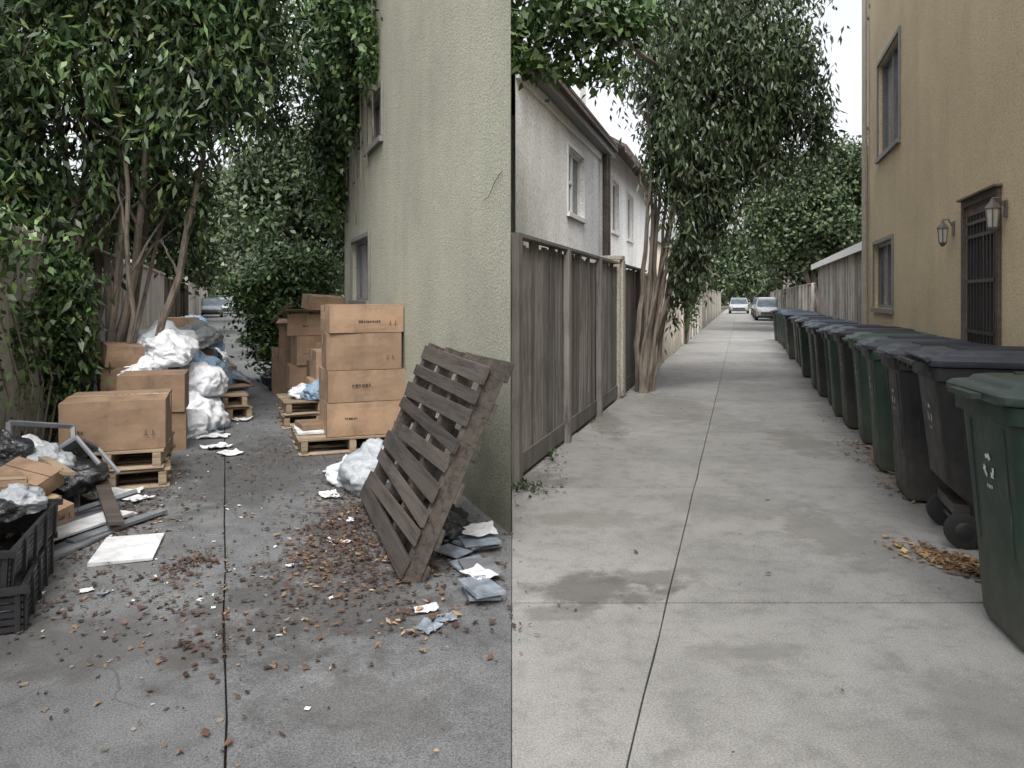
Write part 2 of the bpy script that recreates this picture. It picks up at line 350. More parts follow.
for i in range(nb+1):
    s_=a+.08+(b-a-.16)*i/nb; obox(d,P,s_-.007,s_+.007,cc+.02,dd-.09,-.012,.006,M['iron'])
for z in (.15,.95,1.15,1.6,2.0,2.12): obox(d,P,a+.06,b-.06,z-.015,z+.015,-.02,-.013,M['iron'])
obox(d,P,a-.07,a-.006,cc,dd+.07,-.03,-.003,M['trim']);obox(d,P,b+.006,b+.07,cc,dd+.07,-.03,-.003,M['trim']);obox(d,P,a-.006,b+.006,dd+.006,dd+.07,-.03,-.003,M['trim'])
obox(d,P,a-.1,b+.1,dd+.072,dd+.09,-.06,-.003,M['trim'])
d.obj('security_door',parent=B)
d=MB(); d.tube([P(S2(yE)-.08,.05,-.06),P(S2(yE)-.08,7.0,-.06)],.045,M['cream'],10)
for z in (.6,2.4,4.2,6.): obox(d,P,S2(yE)-.14,S2(yE)-.02,z,z+.04,-.02,-.004,M['cream'])
d.obj('downpipe',parent=B)
def lantern(P,s_,z,k=.68):
    mb=MB(); c0=Vector(P(s_,z,-.10))
    obox(mb,P,s_-.035,s_+.035,z-.03,z+.10,-.015,-.004,M['lframe'])
    mb.tube([P(s_,z+.05,-.015),P(s_,z+.12,-.05),P(s_,z+.12,-.10)],.008,M['lframe'],6)
    def ring(r,zz): return [(c0.x+k*r*math.cos(t*math.pi/3),c0.y+k*r*math.sin(t*math.pi/3),z+k*zz) for t in range(6)]
    mb.loft([ring(.05,-.15),ring(.07,.05)],M['lamp'])
    mb.loft([ring(.09,.052),ring(.075,.075),ring(.03,.13),ring(.012,.17)],M['lframe'])
    mb.loft([ring(.02,-.21),ring(.055,-.17),ring(.055,-.152)],M['lframe'])
    for t in range(6):
        p=lambda r,zz:(c0.x+k*r*math.cos(t*math.pi/3),c0.y+k*r*math.sin(t*math.pi/3),z+k*zz)
        mb.tube([p(.053,-.152),p(.073,.052)],.006,M['lframe'],5)
    mb.obj('wall_lantern')
lantern(P,S2(7.45),2.1); lantern(P,S2(5.98),2.12,.72)

# ---------------------------------------------------------------- fences / walls
def plankfence(name,A,k,lat,y0,y1,z,mat,side=1,pw=.14,post=1.8,base=.05,nrm=None):
    mb=MB(); u,q=unit(k); L=(y1-y0)*q; n=nrm; ang=math.atan2(u[1],u[0]); s_=0
    O=A(lat,y0)
    while s_<L:
        w=pw*random.uniform(.85,1.1); dz=random.uniform(-.03,.03)
        c=(O[0]+u[0]*(s_+w/2)-n[0]*.03,O[1]+u[1]*(s_+w/2)-n[1]*.03,(z+dz+base)/2)
        mb.box(c,(w-.01,.022,z+dz-base),mat,(random.uniform(-.008,.008),random.uniform(-.008,.008),ang+random.uniform(-.03,.03)),.003); s_+=w
    s_=0
    while s_<L+.1:
        c=(O[0]+u[0]*s_+n[0]*.02,O[1]+u[1]*s_+n[1]*.02,(z+.04)/2-.02)
        mb.box(c,(.10,.06,z+.08),mat,(0,0,ang)); s_+=post
    c=(O[0]+u[0]*L/2-n[0]*.02,O[1]+u[1]*L/2-n[1]*.02,z+.045); mb.box(c,(L,.11,.028),mat,(0,0,ang))
    c=(O[0]+u[0]*L/2,O[1]+u[1]*L/2,z*.52); mb.box((c[0]-n[0]*.008,c[1]-n[1]*.008,.12),(L,.02,.16),mat,(0,0,ang))
    return mb.obj(name)
def solidwall(name,A,k,lat,y0,y1,z,mat,n,th=.18,capm=None,pil=3.):
    mb=MB(); u,q=unit(k); L=(y1-y0)*q; ang=math.atan2(u[1],u[0]); O=A(lat,y0)
    mb.box((O[0]+u[0]*L/2-n[0]*th/2,O[1]+u[1]*L/2-n[1]*th/2,z/2-.03),(L,th,z+.06),mat,(0,0,ang))
    mb.box((O[0]+u[0]*L/2-n[0]*th/2,O[1]+u[1]*L/2-n[1]*th/2,z+.033),(L,th+.07,.06),capm or mat,(0,0,ang))
    s_=.2
    while s_<L:
        mb.box((O[0]+u[0]*s_,O[1]+u[1]*s_,z/2+.01),(.22,.08,z-.02),mat,(0,0,ang)); s_+=pil
    return mb.obj(name,bevel=.008)
plankfence('wooden_fence',RA,KR,FR,5.9,10.85,1.9,M['fence'],nrm=nRleft)
solidwall('fence_pillar',RA,KR,FR+.02,10.92,11.2,2.0,M['cwall2'],nRleft,.25,None,9)
plankfence('wooden_fence',RA,KR,FR,11.3,14.0,1.9,M['fence2'],nrm=nRleft)
solidwall('block_wall',RA,KR,FR,14.1,24,1.85,M['beige'],nRleft)
plankfence('wooden_fence',RA,KR,FR,24.2,34,2.0,M['siding'],nrm=nRleft)
solidwall('block_wall',RA,KR,FR,34.2,70,1.9,M['cwall2'],nRleft,pil=5)
solidwall('concrete_wall',LA,KL,FL,1.0,14,1.98,M['cwall'],nLleft,pil=4.2)
solidwall('block_wall',LA,KL,FL,14.1,22,2.1,M['cwall2'],nLleft)
plankfence('wooden_fence',LA,KL,FL,22.1,36,2.0,M['fence2'],nrm=nLleft)
solidwall('block_wall',LA,KL,FL,36.2,80,2.3,M['cwall2'],nLleft,pil=5)
solidwall('block_wall',LA,KL,WL+.1,20,80,2.2,M['beige'],nLright,pil=5)
plankfence('wooden_fence',RA,KR,WR+.35,25.5,60,1.9,M['siding'],nrm=nRright)

def house(name,A,k,lat,y0,y1,depth,eave,ridge,mat,n,roofm,ops=(),over=.3,siding=None,trimm=None):
    e=empty(name); mb=MB(); u,q=unit(k); L=(y1-y0)*q; O=A(lat,y0)
    P=wall(mb,O,u,n,L,eave,mat,[o for o in ops])
    f=P(L,0); b0=(-n[0],-n[1])
    wall(mb,(O[0],O[1]),b0,(-u[0],-u[1]),depth,eave,mat); wall(mb,(f[0],f[1]),b0,(u[0],u[1]),depth,eave,mat)
    Ob=(O[0]+b0[0]*depth,O[1]+b0[1]*depth); wall(mb,Ob,u,b0,L,eave,mat)
    for s_ in (0,L):
        mb.quad([P(s_,eave),P(s_,eave,depth),P(s_,ridge-.05,depth/2)],mat)
    mb.obj('walls',parent=e)
    r=MB(); t=.07
    zz=eave-(ridge-eave)*over/(depth/2)
    for da,db in ((-over,depth/2),(depth+over,depth/2)):
        v=[P(-over,zz,da),P(L+over,zz,da),P(L+over,ridge,db),P(-over,ridge,db)]
        v2=[(x,y,z+t) for x,y,z in v]
        r.add(v+v2,[(0,1,2,3),(4,5,6,7),(0,1,5,4),(1,2,6,5),(3,0,4,7)],roofm)
    obox(r,P,-over,L+over,zz-.1,zz+.06,-over-.03,-over-.003,trimm or M['trim'])
    r.obj('roof',parent=e)
    for i,o in enumerate(ops): window('window_%d'%(i+1),P,o,e,M['wframe'],M['glass'],hbar=True)
    if siding:
        sd=MB(); s_=0
        while s_<L: obox(sd,P,s_,s_+.1,.05,eave-.12,-.03,-.004,siding); s_+=.2
        sd.obj('siding',parent=e)
    return e,P
e=empty('white_house'); mb=MB(); hy0=8.8; O=RA(-2.6,hy0); Sh=lambda y:(y-hy0)*qR
ops=[(Sh(11.45),Sh(12.6),2.75,3.75)]; EV=4.22
P=wall(mb,O,uR,nRleft,Sh(14.4),EV,M['white'],ops)
f=P(Sh(14.4),0)
for a,b in (((f[0],f[1]),(-.9,15.2)),((-.9,15.2),(-1.0,11.5)),((-1.0,11.5),(O[0],11.5)),((O[0],11.5),(O[0],O[1]))):
    mb.quad([(a[0],a[1],0),(b[0],b[1],0),(b[0],b[1],EV),(a[0],a[1],EV)],M['white'])
mb.obj('walls',parent=e)
window('window',P,ops[0],e,M['wframe'],M['glass'],hbar=True)
r=MB(); Lh=Sh(14.4)
obox(r,P,.0,Lh+.25,EV-.1,EV+.01,-.2,-.003,M['gframe']); obox(r,P,.0,Lh+.2,EV+.012,EV+.07,-.26,.0,M['roof'])
obox(r,P,.0,Lh,EV-.22,EV-.104,-.05,-.003,M['wframe'])
r.quad([P(0,EV+.07,-.26),P(Lh+.2,EV+.07,-.26),P(Lh-.8,EV+1.1,1.4),P(1.2,EV+1.1,1.2)],M['roof'])
for j in range(9):
    t0=j/9; za=EV+.09+1.03*t0; da=-.26+1.66*t0
    obox(r,P,0.02+1.1*t0,Lh+.2-1.0*t0,za,za+.05,da,da+.1,M['roof'])
r.quad([P(1.2,EV+1.1,1.2),P(Lh-.8,EV+1.1,1.4),(-.9,15.2,EV+.01),(-1.0,11.5,EV+.01)],M['roof']); r.quad([P(Lh+.2,EV+.07,-.26),P(Lh-.8,EV+1.1,1.4),(-.9,15.2,EV+.01)],M['roof'])
obox(r,P,Sh(13.3),Sh(13.8),EV+.2,EV+1.3,.2,.8,M['white'])
r.obj('roof',parent=e)
d=MB()
for y in (14.1,14.4): d.tube([P(Sh(y),-.02,-.1),P(Sh(y),4.1,-.1)],.05,M['trim'],6)
d.obj('posts',parent=e)
house('white_house',RA,KR,-2.75,15.6,23,4.5,4.7,6.0,M['white'],nRleft,M['roof'],[(.7,1.6,2.9,4.0),(3.,4.,2.9,4.)],.45)
house('garage',RA,KR,-2.2,38,52,5,3.3,4.6,M['beige'],nRleft,M['roof'],[])
house('garage',RA,KR,2.55,13.2,24.5,4.5,2.55,3.5,M['siding'],nRright,M['roof'],[],.2,M['siding'],trimm=M['wframe'])
house('beige_house',RA,KR,3.4,44,60,8,4.4,6.4,M['beige'],nRright,M['roof'],[(2,3.2,1.2,2.4),(6,7.2,1.2,2.4)],.4)
house('beige_house',LA,KL,-3.2,42,60,8,4.0,5.6,M['white'],nLleft,M['roof'],[(2,3.2,2.6,3.6),(6,7.2,2.6,3.6)],.4)
house('white_house',LA,KL,-6,95,110,10,4.0,6.6,M['white'],nLleft,M['roof'],[],.4)
house('white_house',RA,KR,-9,110,122,12,4.0,6.6,M['white'],nRleft,M['roof'],[],.4)

# ---------------------------------------------------------------- foliage
def leafmesh(name,vols,mat,Ln,Wd,droop=1.,spread=.8,parent=None):
    C=[]
    for (c,r,nc,per,cr) in vols:
        d=rng.normal(size=(nc,3)); d/=np.linalg.norm(d,axis=1)[:,None]; rad=rng.random(nc)**.42
        ctr=np.array(c)+d*rad[:,None]*np.array(r)
        cr=np.array(cr if hasattr(cr,'__len__') else (cr,cr,cr))
        k=(per*rng.uniform(.4,1.6,nc)).astype(int)+1
        for i in range(nc):
            C.append(ctr[i]+rng.normal(size=(k[i],3))*cr*rng.uniform(.7,1.35))
    C=np.concatenate(C); n=len(C)
    d=rng.normal(size=(n,3))*spread; d[:,2]-=droop; d/=np.linalg.norm(d,axis=1)[:,None]
    t=rng.normal(size=(n,3)); s_=np.cross(d,t); s_/=np.linalg.norm(s_,axis=1)[:,None]; nn=np.cross(s_,d)
    L=Ln*rng.uniform(.6,1.3,n)[:,None]; W=Wd*rng.uniform(.7,1.3,n)[:,None]
    V=np.stack([C,C+d*L*.42+s_*W*.5+nn*W*.18,C+d*L+nn*L*-.08,C+d*L*.42-s_*W*.5+nn*W*.18],1).reshape(-1,3)
    me=bpy.data.meshes.new(name); me.vertices.add(n*4); me.vertices.foreach_set('co',V.ravel())
    me.loops.add(n*4); me.loops.foreach_set('vertex_index',np.arange(n*4))
    me.polygons.add(n); me.polygons.foreach_set('loop_start',np.arange(n)*4); me.update(calc_edges=True)
    me.materials.append(mat); me.validate()
    ob=bpy.data.objects.new(name,me); sc.collection.objects.link(ob)
    if parent: ob.parent=parent
    return ob
def limb(mb,a,b,r0,r1,wig=.12,n=8,mat=None):
    a=Vector(a);b=Vector(b); pts=[];L=(b-a).length; o=Vector((random.uniform(-1,1),random.uniform(-1,1),0))
    for i in range(n+1):
        t=i/n; p=a.lerp(b,t)+o*math.sin(t*math.pi)*L*.06+Vector([random.uniform(-1,1) for _ in range(3)])*wig*.25*(0<i<n)
        pts.append(p)
    mb.tube(pts,[r0+(r1-r0)*i/n for i in range(n+1)],mat or M['bark'],7); return pts

T=empty('broadleaf_tree'); mb=MB(); bx,by=-4.6,8.35
tops=[(-5.3,8.3,4.6),(-4.9,7.6,4.9),(-4.5,8.6,5.0),(-4.1,7.8,4.8),(-3.7,8.5,4.7),(-3.2,8.1,4.3),(-5.8,7.9,4.2),(-4.2,9.2,5.2),(-3.6,7.4,4.4),(-5.1,8.9,4.9),(-4.9,7.3,3.7),(-3.5,7.8,3.9),(-4.0,7.3,4.3),(-5.0,7.6,4.2),(-4.6,7.9,4.6),(-4.3,8.2,4.9)]
for i,t in enumerate(tops):
    b=(bx+random.uniform(-.42,.42),by+random.uniform(-.3,.3),-.05)
    pts=limb(mb,b,t,random.uniform(.025,.06),.016,.16,10)
    for j in (4,5,7,8,9):
        p=pts[j]; limb(mb,p,p+Vector((random.uniform(-.7,.7),random.uniform(-.6,.6),random.uniform(.2,.8))),.018,.006,.08,5)
mb.obj('trunks_and_limbs',parent=T,smooth=True)
vol=[((-4.5,8.1,4.5),(1.6,1.3,1.1),125,110,(.17,.17,.3)),
     ((-3.2,8.0,4.5),(.95,.9,.85),66,110,(.13,.13,.26)),
     ((-3.15,7.7,3.5),(.6,.5,.35),20,90,(.11,.11,.2)),
     ((-3.9,8.1,3.3),(.7,.5,.5),28,80,(.10,.10,.26)),
     ((-5.4,7.7,3.3),(.7,.7,1.0),84,100,(.13,.13,.3)),
     ((-4.7,7.2,3.7),(.9,.35,.4),26,80,(.10,.10,.22)),
     ((-4.95,7.3,2.1),(.35,.3,.8),36,80,(.08,.08,.25)),
     ((-5.0,7.3,2.6),(.5,.3,.5),26,80,(.09,.09,.25)),
     ((-4.5,7.5,1.2),(.26,.3,.85),34,80,(.07,.07,.22)),
     ((-4.3,7.7,2.7),(.35,.3,.4),9,60,(.07,.07,.25)),
     ((-3.5,8.3,2.6),(.4,.35,.3),9,50,(.08,.08,.2)),
     ((-4.4,9.3,2.6),(.9,.5,.8),30,80,(.13,.13,.25)),
     ((-5.0,8.0,5.7),(2.4,1.6,.7),80,90,(.2,.2,.25)),
     ((-3.4,9.6,4.4),(1.,.8,.9),40,80,(.16,.16,.25))]
leafmesh('foliage',vol,M['leafL'],.14,.043,.95,.7,T)
V=empty('climbing_vine'); mb=MB()
for i in range(9):
    y=5.2+i*.35; x=LA(FL+.03,y)[0]; mb.tube([(x+.02,y,0),(x+.05,y+.15,.7),(x+.02,y-.1,1.4),(x,y+.1,2.05)],[.012,.01,.008,.005],M['bark'],5)
mb.obj('stems',parent=V)
vx=lambda y:LA(FL,y)[0]
leafmesh('foliage',[((vx(5.6)+.02,5.6,1.9),(.10,.8,.22),20,22,(.05,.10,.10)),((vx(7.4)+.1,7.4,1.5),(.18,.5,.6),26,40,(.07,.13,.16)),((vx(6.4)+.03,6.4,1.1),(.08,.45,.7),20,20,(.04,.07,.14)),((vx(7.6)+.15,7.5,.7),(.15,.35,.45),14,34,(.07,.1,.14)),((vx(5.3)+.05,5.3,1.2),(.06,.35,.7),14,18,(.04,.07,.14))],M['leafB'],.085,.042,.8,.8,V)

T=empty('broadleaf_tree'); mb=MB(); bx,by=2.06,11.75
tops=[(2.3,11.6,5.0),(2.7,11.8,5.2),(3.1,11.5,5.0),(3.5,11.9,4.8),(2.9,12.3,5.4),(3.9,11.6,4.6),(2.5,11.3,4.4),(2.2,12.1,5.2),(3.3,11.2,4.5),(2.9,11.4,4.2),(2.6,11.9,4.6),(3.1,12.0,4.0),(2.05,11.5,4.4)]
for i,t in enumerate(tops):
    b=(bx+random.uniform(-.13,.14),by+random.uniform(-.16,.16),-.05)
    m_=(bx+(t[0]-bx)*.22+random.uniform(-.07,.07),by+(t[1]-by)*.3,1.5)
    r0=random.uniform(.028,.055)
    p1=limb(mb,b,m_,r0,r0*.75,.07,6); pts=limb(mb,m_,t,r0*.75,.014,.12,9)
    for j in (3,4,5,7,8):
        p=pts[j]; limb(mb,p,p+Vector((random.uniform(-.6,.8),random.uniform(-.6,.6),random.uniform(.1,.8))),.016,.005,.08,5)
pl=limb(mb,(2.3,11.6,4.9),(1.0,8.2,4.9),.04,.025,.1,7); pl=limb(mb,(1.0,8.2,4.9),(.55,6.9,4.0),.02,.006,.06,6)
limb(mb,(1.0,8.2,4.9),(.95,7.0,4.0),.015,.005,.05,6)
mb.obj('trunks_and_limbs',parent=T,smooth=True)
vol=[((3.0,11.7,5.0),(1.3,1.1,1.05),105,120,(.16,.16,.32)),
     ((4.1,11.6,4.85),(.72,.8,.75),50,110,(.13,.13,.28)),
     ((3.35,11.5,3.75),(.9,.6,.45),46,105,(.12,.12,.26)),
     ((2.9,11.5,3.0),(.55,.45,.5),32,90,(.10,.10,.26)),
     ((2.4,11.4,3.9),(.4,.5,.8),38,90,(.10,.10,.25)),
     ((2.7,11.4,2.2),(.3,.3,.6),24,70,(.08,.08,.24)),
     ((2.5,11.4,1.55),(.14,.2,.35),7,40,(.06,.06,.2)),
     ((3.0,11.8,6.2),(1.8,1.2,.6),60,90,(.2,.2,.25)),
     ((4.6,11.5,4.1),(.28,.4,.4),10,60,(.09,.09,.24))]
leafmesh('foliage',vol,M['leafR'],.135,.04,1.2,.6,T)
leafmesh('overhanging_foliage',[((.40,7.0,4.0),(.48,.35,.30),22,50,(.09,.09,.08)),((.95,7.1,4.0),(.35,.35,.2),12,45,(.09,.09,.07)),((.8,7.4,4.4),(.8,.5,.3),24,55,(.12,.12,.1)),((.2,6.9,3.6),(.2,.2,.14),7,30,(.08,.08,.06)),((.75,7.0,3.55),(.38,.2,.12),10,30,(.08,.08,.05))],M['leafB'],.12,.048,.6,.8,T)
V=empty('climbing_ivy'); mb=MB()
for i in range(7):
    y=8.7+i*.38; x=LA(WL-.03,y)[0]; mb.tube([(x-.03,y,2.4+.3*abs(3-i)),(x-.06,y+.1,4),(x-.03,y-.1,6.5)],[.008,.012,.014],M['bark'],5)
mb.obj('stems',parent=V)
ix=lambda y:LA(WL,y)[0]
leafmesh('foliage',[((ix(10.8)-.2,10.8,5.0),(.36,.7,1.6),80,90,(.12,.14,.2)),((ix(9.6)-.12,9.6,5.3),(.26,1.0,1.0),80,90,(.10,.14,.2)),
    ((ix(11.0)-.2,11.0,3.4),(.28,.45,.9),32,80,(.10,.1,.22)),((ix(8.9)-.08,8.9,5.7),(.2,.8,1.0),60,80,(.09,.14,.2)),((ix(9.9)-.08,9.9,4.2),(.14,.5,.5),30,60,(.07,.12,.2)),((ix(8.8)-.06,8.8,4.4),(.1,.5,.4),16,50,(.06,.1,.16))],M['leafB'],.10,.052,.9,.7,V)

def simpletree(name,x,y,z,r,mat,nc,per,cr,Ln,Wd,trunk=.16):
    T=empty(name); mb=MB()
    for i in range(5):
        limb(mb,(x+random.uniform(-.1,.1),y,0),(x+random.uniform(-.6,.6)*r[0],y+random.uniform(-.5,.5)*r[1],z+random.uniform(-.2,.5)*r[2]),trunk,trunk*.2,.2,8)
    mb.obj('trunk_and_limbs',parent=T,smooth=True)
    vols=[((x,y,z),r,nc,per,cr)]
    for i in range(7):
        a=i*.9+random.random(); vols.append(((x+r[0]*.8*math.cos(a),y+r[1]*.5*math.sin(a),z+random.uniform(-.55,.7)*r[2]),(r[0]*.38,r[1]*.4,r[2]*.35),nc//7,per,cr))
    leafmesh('foliage',vols,mat,Ln,Wd,.4,.9,T)
def shrub(name,vols,mat,Ln,Wd,stems):
    T=empty(name); mb=MB()
    for (x,y,z) in stems:
        for i in range(5): limb(mb,(x,y,-.05),(x+random.uniform(-.4,.4),y+random.uniform(-.4,.4),z),.03,.008,.1,6)
    mb.obj('stems',parent=T); leafmesh('foliage',vols,mat,Ln,Wd,.2,.9,T)
shrub('shrub',[((-3.75,12.6,1.4),(.75,.8,1.0),95,110,.13),((-4.0,13.2,.9),(.55,.7,.9),36,90,.13),((-3.25,12.5,1.8),(.4,.6,.5),30,90,.12)],M['leafB'],.10,.055,[(-3.7,12.6,1.6),(-4.0,13.,1.4)])
shrub('shrub',[((-6.6,9.9,2.4),(1.2,.7,.9),60,100,.16)],M['leafL'],.14,.06,[(-6.4,9.9,2.4)])
simpletree('broadleaf_tree',-4.9,18.5,3.7,(1.5,2.0,1.9),M['leafF'],140,110,.26,.16,.09)
simpletree('broadleaf_tree',-6.6,24,4.6,(2.0,2.2,1.7),M['leafF'],110,110,.3,.2,.12)
simpletree('broadleaf_tree',-14.0,30,3.8,(2.2,2.2,2.0),M['leafF'],90,100,.36,.26,.15)
simpletree('broadleaf_tree',-15.0,44,6.2,(3.6,3,2.6),M['leafF'],90,90,.5,.35,.18)
simpletree('broadleaf_tree',13.2,32,5.2,(2.9,2.6,2.5),M['leafF'],230,130,.3,.2,.12)
simpletree('broadleaf_tree',15.9,40,4.4,(2.6,2.6,2.6),M['leafF'],110,110,.36,.26,.15)
simpletree('broadleaf_tree',31.,105,6.0,(4.,3.,4.5),M['leafF'],90,80,.7,.6,.3)
simpletree('broadleaf_tree',-33.,78,4.8,(3.4,3.,3.),M['leafF'],90,80,.5,.45,.25)
shrub('shrub',[((5.55,24,1.6),(.35,.9,.9),24,70,.13)],M['leafB'],.13,.07,[(5.5,24,1.3)])
leafmesh('distant_trees',[((x,150+random.uniform(-10,10),random.uniform(2.5,4.5)),(9,5,random.uniform(3.,5.5)),60,40,1.0) for x in range(-110,120,11)],M['leafF'],1.1,.7,.3,.9)

# ---------------------------------------------------------------- litter
def litter(name,cl,mat,size):
    V=[];n=0
    for (cx,cy,sx,sy,k) in cl:
        for i in range(k):
            x=random.gauss(cx,sx); y=random.gauss(cy,sy)
            if y<1.6: continue
            z=random.uniform(.004,.014); a=random.uniform(0,6.28); L=size*random.choice((.35,.5,.7,1,1.3))*random.uniform(.8,1.2); W=L*random.uniform(.3,.75)
            ca,sa=math.cos(a),math.sin(a); tl=random.uniform(0,.35)*L; c2=random.uniform(0,.3)*W
            for (u,v,w) in ((-L/2,0,0),(-L*random.uniform(-.1,.2),-W/2,c2+.002),(L/2,random.uniform(-.2,.2)*W,tl),(L*random.uniform(-.1,.2),W/2,c2)):
                V.append((x+u*ca-v*sa,y+u*sa+v*ca,z+w))
            n+=1
    me=bpy.data.meshes.new(name); me.from_pydata(V,[],[(4*i,4*i+1,4*i+2,4*i+3) for i in range(n)]); me.materials.append(mat)
    ob=bpy.data.objects.new(name,me); sc.collection.objects.link(ob)
litter('leaf_litter',[(-1.05,4.9,.17,.7,1900),(-.8,4.2,.2,.35,1000),(-1.3,6.2,.15,.6,700),(-1.75,4.1,.08,.14,260),(-1.6,3.6,.16,.3,160),(-.5,3.5,.3,.2,240),
    (-2.5,4.6,.25,.35,400),(-2.1,3.6,.3,.2,160),(-1.9,6.0,.4,1.,300),(-2.6,8,.5,2.,500),(-1.1,3.0,.5,.4,70),(-2.6,5.1,.15,.3,300),(-3.,10,.4,2,400),(-.35,4.4,.15,.3,600),(-2.1,7.0,.2,.4,300),(-1.0,2.5,.5,.3,30),(-1.3,3.2,.1,.1,60),(-2.25,4.0,.2,.5,200),(-2.9,6.0,.4,.6,300),(-.5,4.6,.2,.4,500),(-2.5,3.3,.2,.5,150)],M['litter'],.031)
litter('fallen_yellow_leaves',[(-.6,3.4,.35,.25,20),(-2.,3.7,.5,.5,12),(-1.3,5.,.4,.8,12),(-.45,3.25,.1,.1,6)],M['litter2'],.05)
litter('leaf_litter',[(2.44,4.1,.07,.14,480),(2.32,4.3,.08,.12,150),(2.5,3.8,.05,.12,60),(3.15,6.4,.08,.3,180),(3.42,7.3,.1,.3,200),(3.85,8.6,.1,.4,80),(2.9,5.6,.06,.2,90)],M['litter2'],.046)
litter('scattered_leaves',[(.12,5.7,.12,.15,120),(.3,6.7,.08,.5,130),(1.0,9.2,.1,1.,180),(2.0,11.5,.3,.5,200),(2.0,3.3,.5,.8,14),(1.2,4.,.9,1.5,20),(3.,8,.8,3,70),(2.7,14,.2,1.5,90)],M['litter'],.03)
leafmesh('weeds',[((.12,5.75,.02),(.12,.10,.02),7,10,(.03,.03,.015)),((.35,6.9,.02),(.04,.4,.02),5,8,(.03,.05,.015)),((.9,8.7,.02),(.05,.6,.02),6,8,(.03,.05,.015))],M['leafR'],.05,.015,-1.,.9)

# ---------------------------------------------------------------- boxes
def cardbox(x,y,z,w,d,h,rot=AL,openf=False,tilt=(0,0),marks=True,kind=None):
    mb=MB(); n=6
    def face(o,a,b,nrm):
        vs=[];fs=[]
        for i in range(n+1):
            for j in range(n+1):
                u,v=i/n,j/n; p=Vector(o)+Vector(a)*u+Vector(b)*v
                k=math.sin(u*math.pi)*math.sin(v*math.pi); q=noise.noise(p*3.5+Vector((x*5,y*3,z*7)))
                p+=Vector(nrm)*k*(.004+.026*q); vs.append(p)
        for i in range(n):
            for j in range(n): fs.append((i*(n+1)+j,(i+1)*(n+1)+j,(i+1)*(n+1)+j+1,i*(n+1)+j+1))
        mb.add(vs,fs,M['card'])
    W,D=w/2,d/2
    face((-W,-D,0),(w,0,0),(0,0,h),(0,-1,0)); face((W,-D,0),(0,d,0),(0,0,h),(1,0,0)); face((W,D,0),(-w,0,0),(0,0,h),(0,1,0)); face((-W,D,0),(0,-d,0),(0,0,h),(-1,0,0))
    mb.quad([(-W,-D,.001),(W,-D,.001),(W,D,.001),(-W,D,.001)],M['card'])
    if not openf:
        g_=.003
        mb.box((0,-D/2-g_/2,h+.002),(w,D-g_,.004),M['card'],(random.uniform(0,.012),0,0)); mb.box((0,D/2+g_/2,h+.002),(w,D-g_,.004),M['card'],(-random.uniform(0,.012),0,0))
        if random.random()<.7:
            mb.box((0,0,h+.008),(w+.004,.06,.002),M['tape'])
            for sx in (-1,1): mb.box((sx*(W+.0125),0,h-.05),(.002,.06,.11),M['tape'])
    else:
        for sy in (-1,1): mb.box((0,sy*(D+.09),h+.05),(w,.2,.005),M['card'],(sy*random.uniform(-.9,.3),0,0))
        for sx in (-1,1): mb.box((sx*(W+.07),0,h+.05),(.18,d*.96,.005),M['card'],(0,-sx*random.uniform(-.9,.3),0))
        mb.quad([(-W,-D,h*.6),(W,-D,h*.6),(W,D,h*.6),(-W,D,h*.6)],M['bagg'])
    if marks:
        if kind is None: kind=random.choice((0,1,2,2,3))
        if kind in (0,1):
            xx=-W+w*random.uniform(.1,.45); zz=h*random.uniform(.3,.7); hh=random.uniform(.014,.026)
            for i in range(random.randint(4,10)):
                lw=random.uniform(.008,.022); mb.box((xx,-D-.0148,zz+random.uniform(-.002,.002)),(lw,.0015,hh*random.choice((1,1,.7))),M['ink']); xx+=lw+.006
                if xx>W-.06: break
        if kind in (1,3):
            for i in range(2):
                mb.box((W*.62+i*.05,-D-.0148,h*.3),(.034,.0015,.004),M['ink']); mb.box((W*.62+i*.05,-D-.0148,h*.3+.02),(.006,.0015,.03),M['ink'])
    return mb.obj('cardboard_box',(x,y,z),(tilt[0],tilt[1],rot))
def pallet(x,y,z,w,d,rot=AL,mat=None,name='wooden_pallet',planks=7):
    mat=mat or M['pallet']; mb=MB()
    for i in range(planks):
        yy=-d/2+d*(i+.5)/planks; mb.box((random.uniform(-.008,.008),yy,.132),(w,d/planks*.7,.018),mat,(0,0,random.uniform(-.012,.012)),.003)
    for sx in (-1,0,1): mb.box((sx*(w/2-.05),0,.07),(.06,d*.99,.1),mat,None,.003)
    for i in range(4):
        yy=-d/2+.05+(d-.1)*i/3; mb.box((0,yy,.01),(w,.1,.016),mat,(0,0,random.uniform(-.01,.01)),.002)
    return mb.obj(name,(x,y,z),(0,0,rot),bevel=.003)
pallet(-3.17,6.1,0.002,.80,.92,AL+.03); pallet(-3.17,6.1,.15,.78,.9,AL-.04)
cardbox(-3.14,6.08,.297,.72,.74,.37,AL,kind=1)
cardbox(-3.48,7.4,0.0,.56,.56,.36,AL+.05); cardbox(-3.48,7.4,.37,.58,.56,.35,AL-.03,kind=2)
cardbox(-4.0,8.0,0,.5,.5,.42,AL+.2); cardbox(-4.05,8.05,.43,.45,.45,.3,AL-.1); cardbox(-4.12,8.0,.74,.36,.36,.22,AL+.3,False,(.08,.1))
cardbox(-3.85,8.9,0,.6,.5,.4,AL-.1); cardbox(-4.4,9.3,0,.6,.6,.5,AL); cardbox(-4.1,9.6,.5,.5,.4,.3,AL+.4)
cardbox(-3.7,9.7,.0,.4,.4,.3,AL+.5,True); cardbox(-4.4,11.2,0,.6,.5,.45,AL+.1); cardbox(-5.7,13.2,0,.6,.5,.7,AL); cardbox(-5.75,13.2,.71,.5,.4,.4,AL+.3); cardbox(-4.9,12.2,0,.4,.4,.3,AL+.6,True)
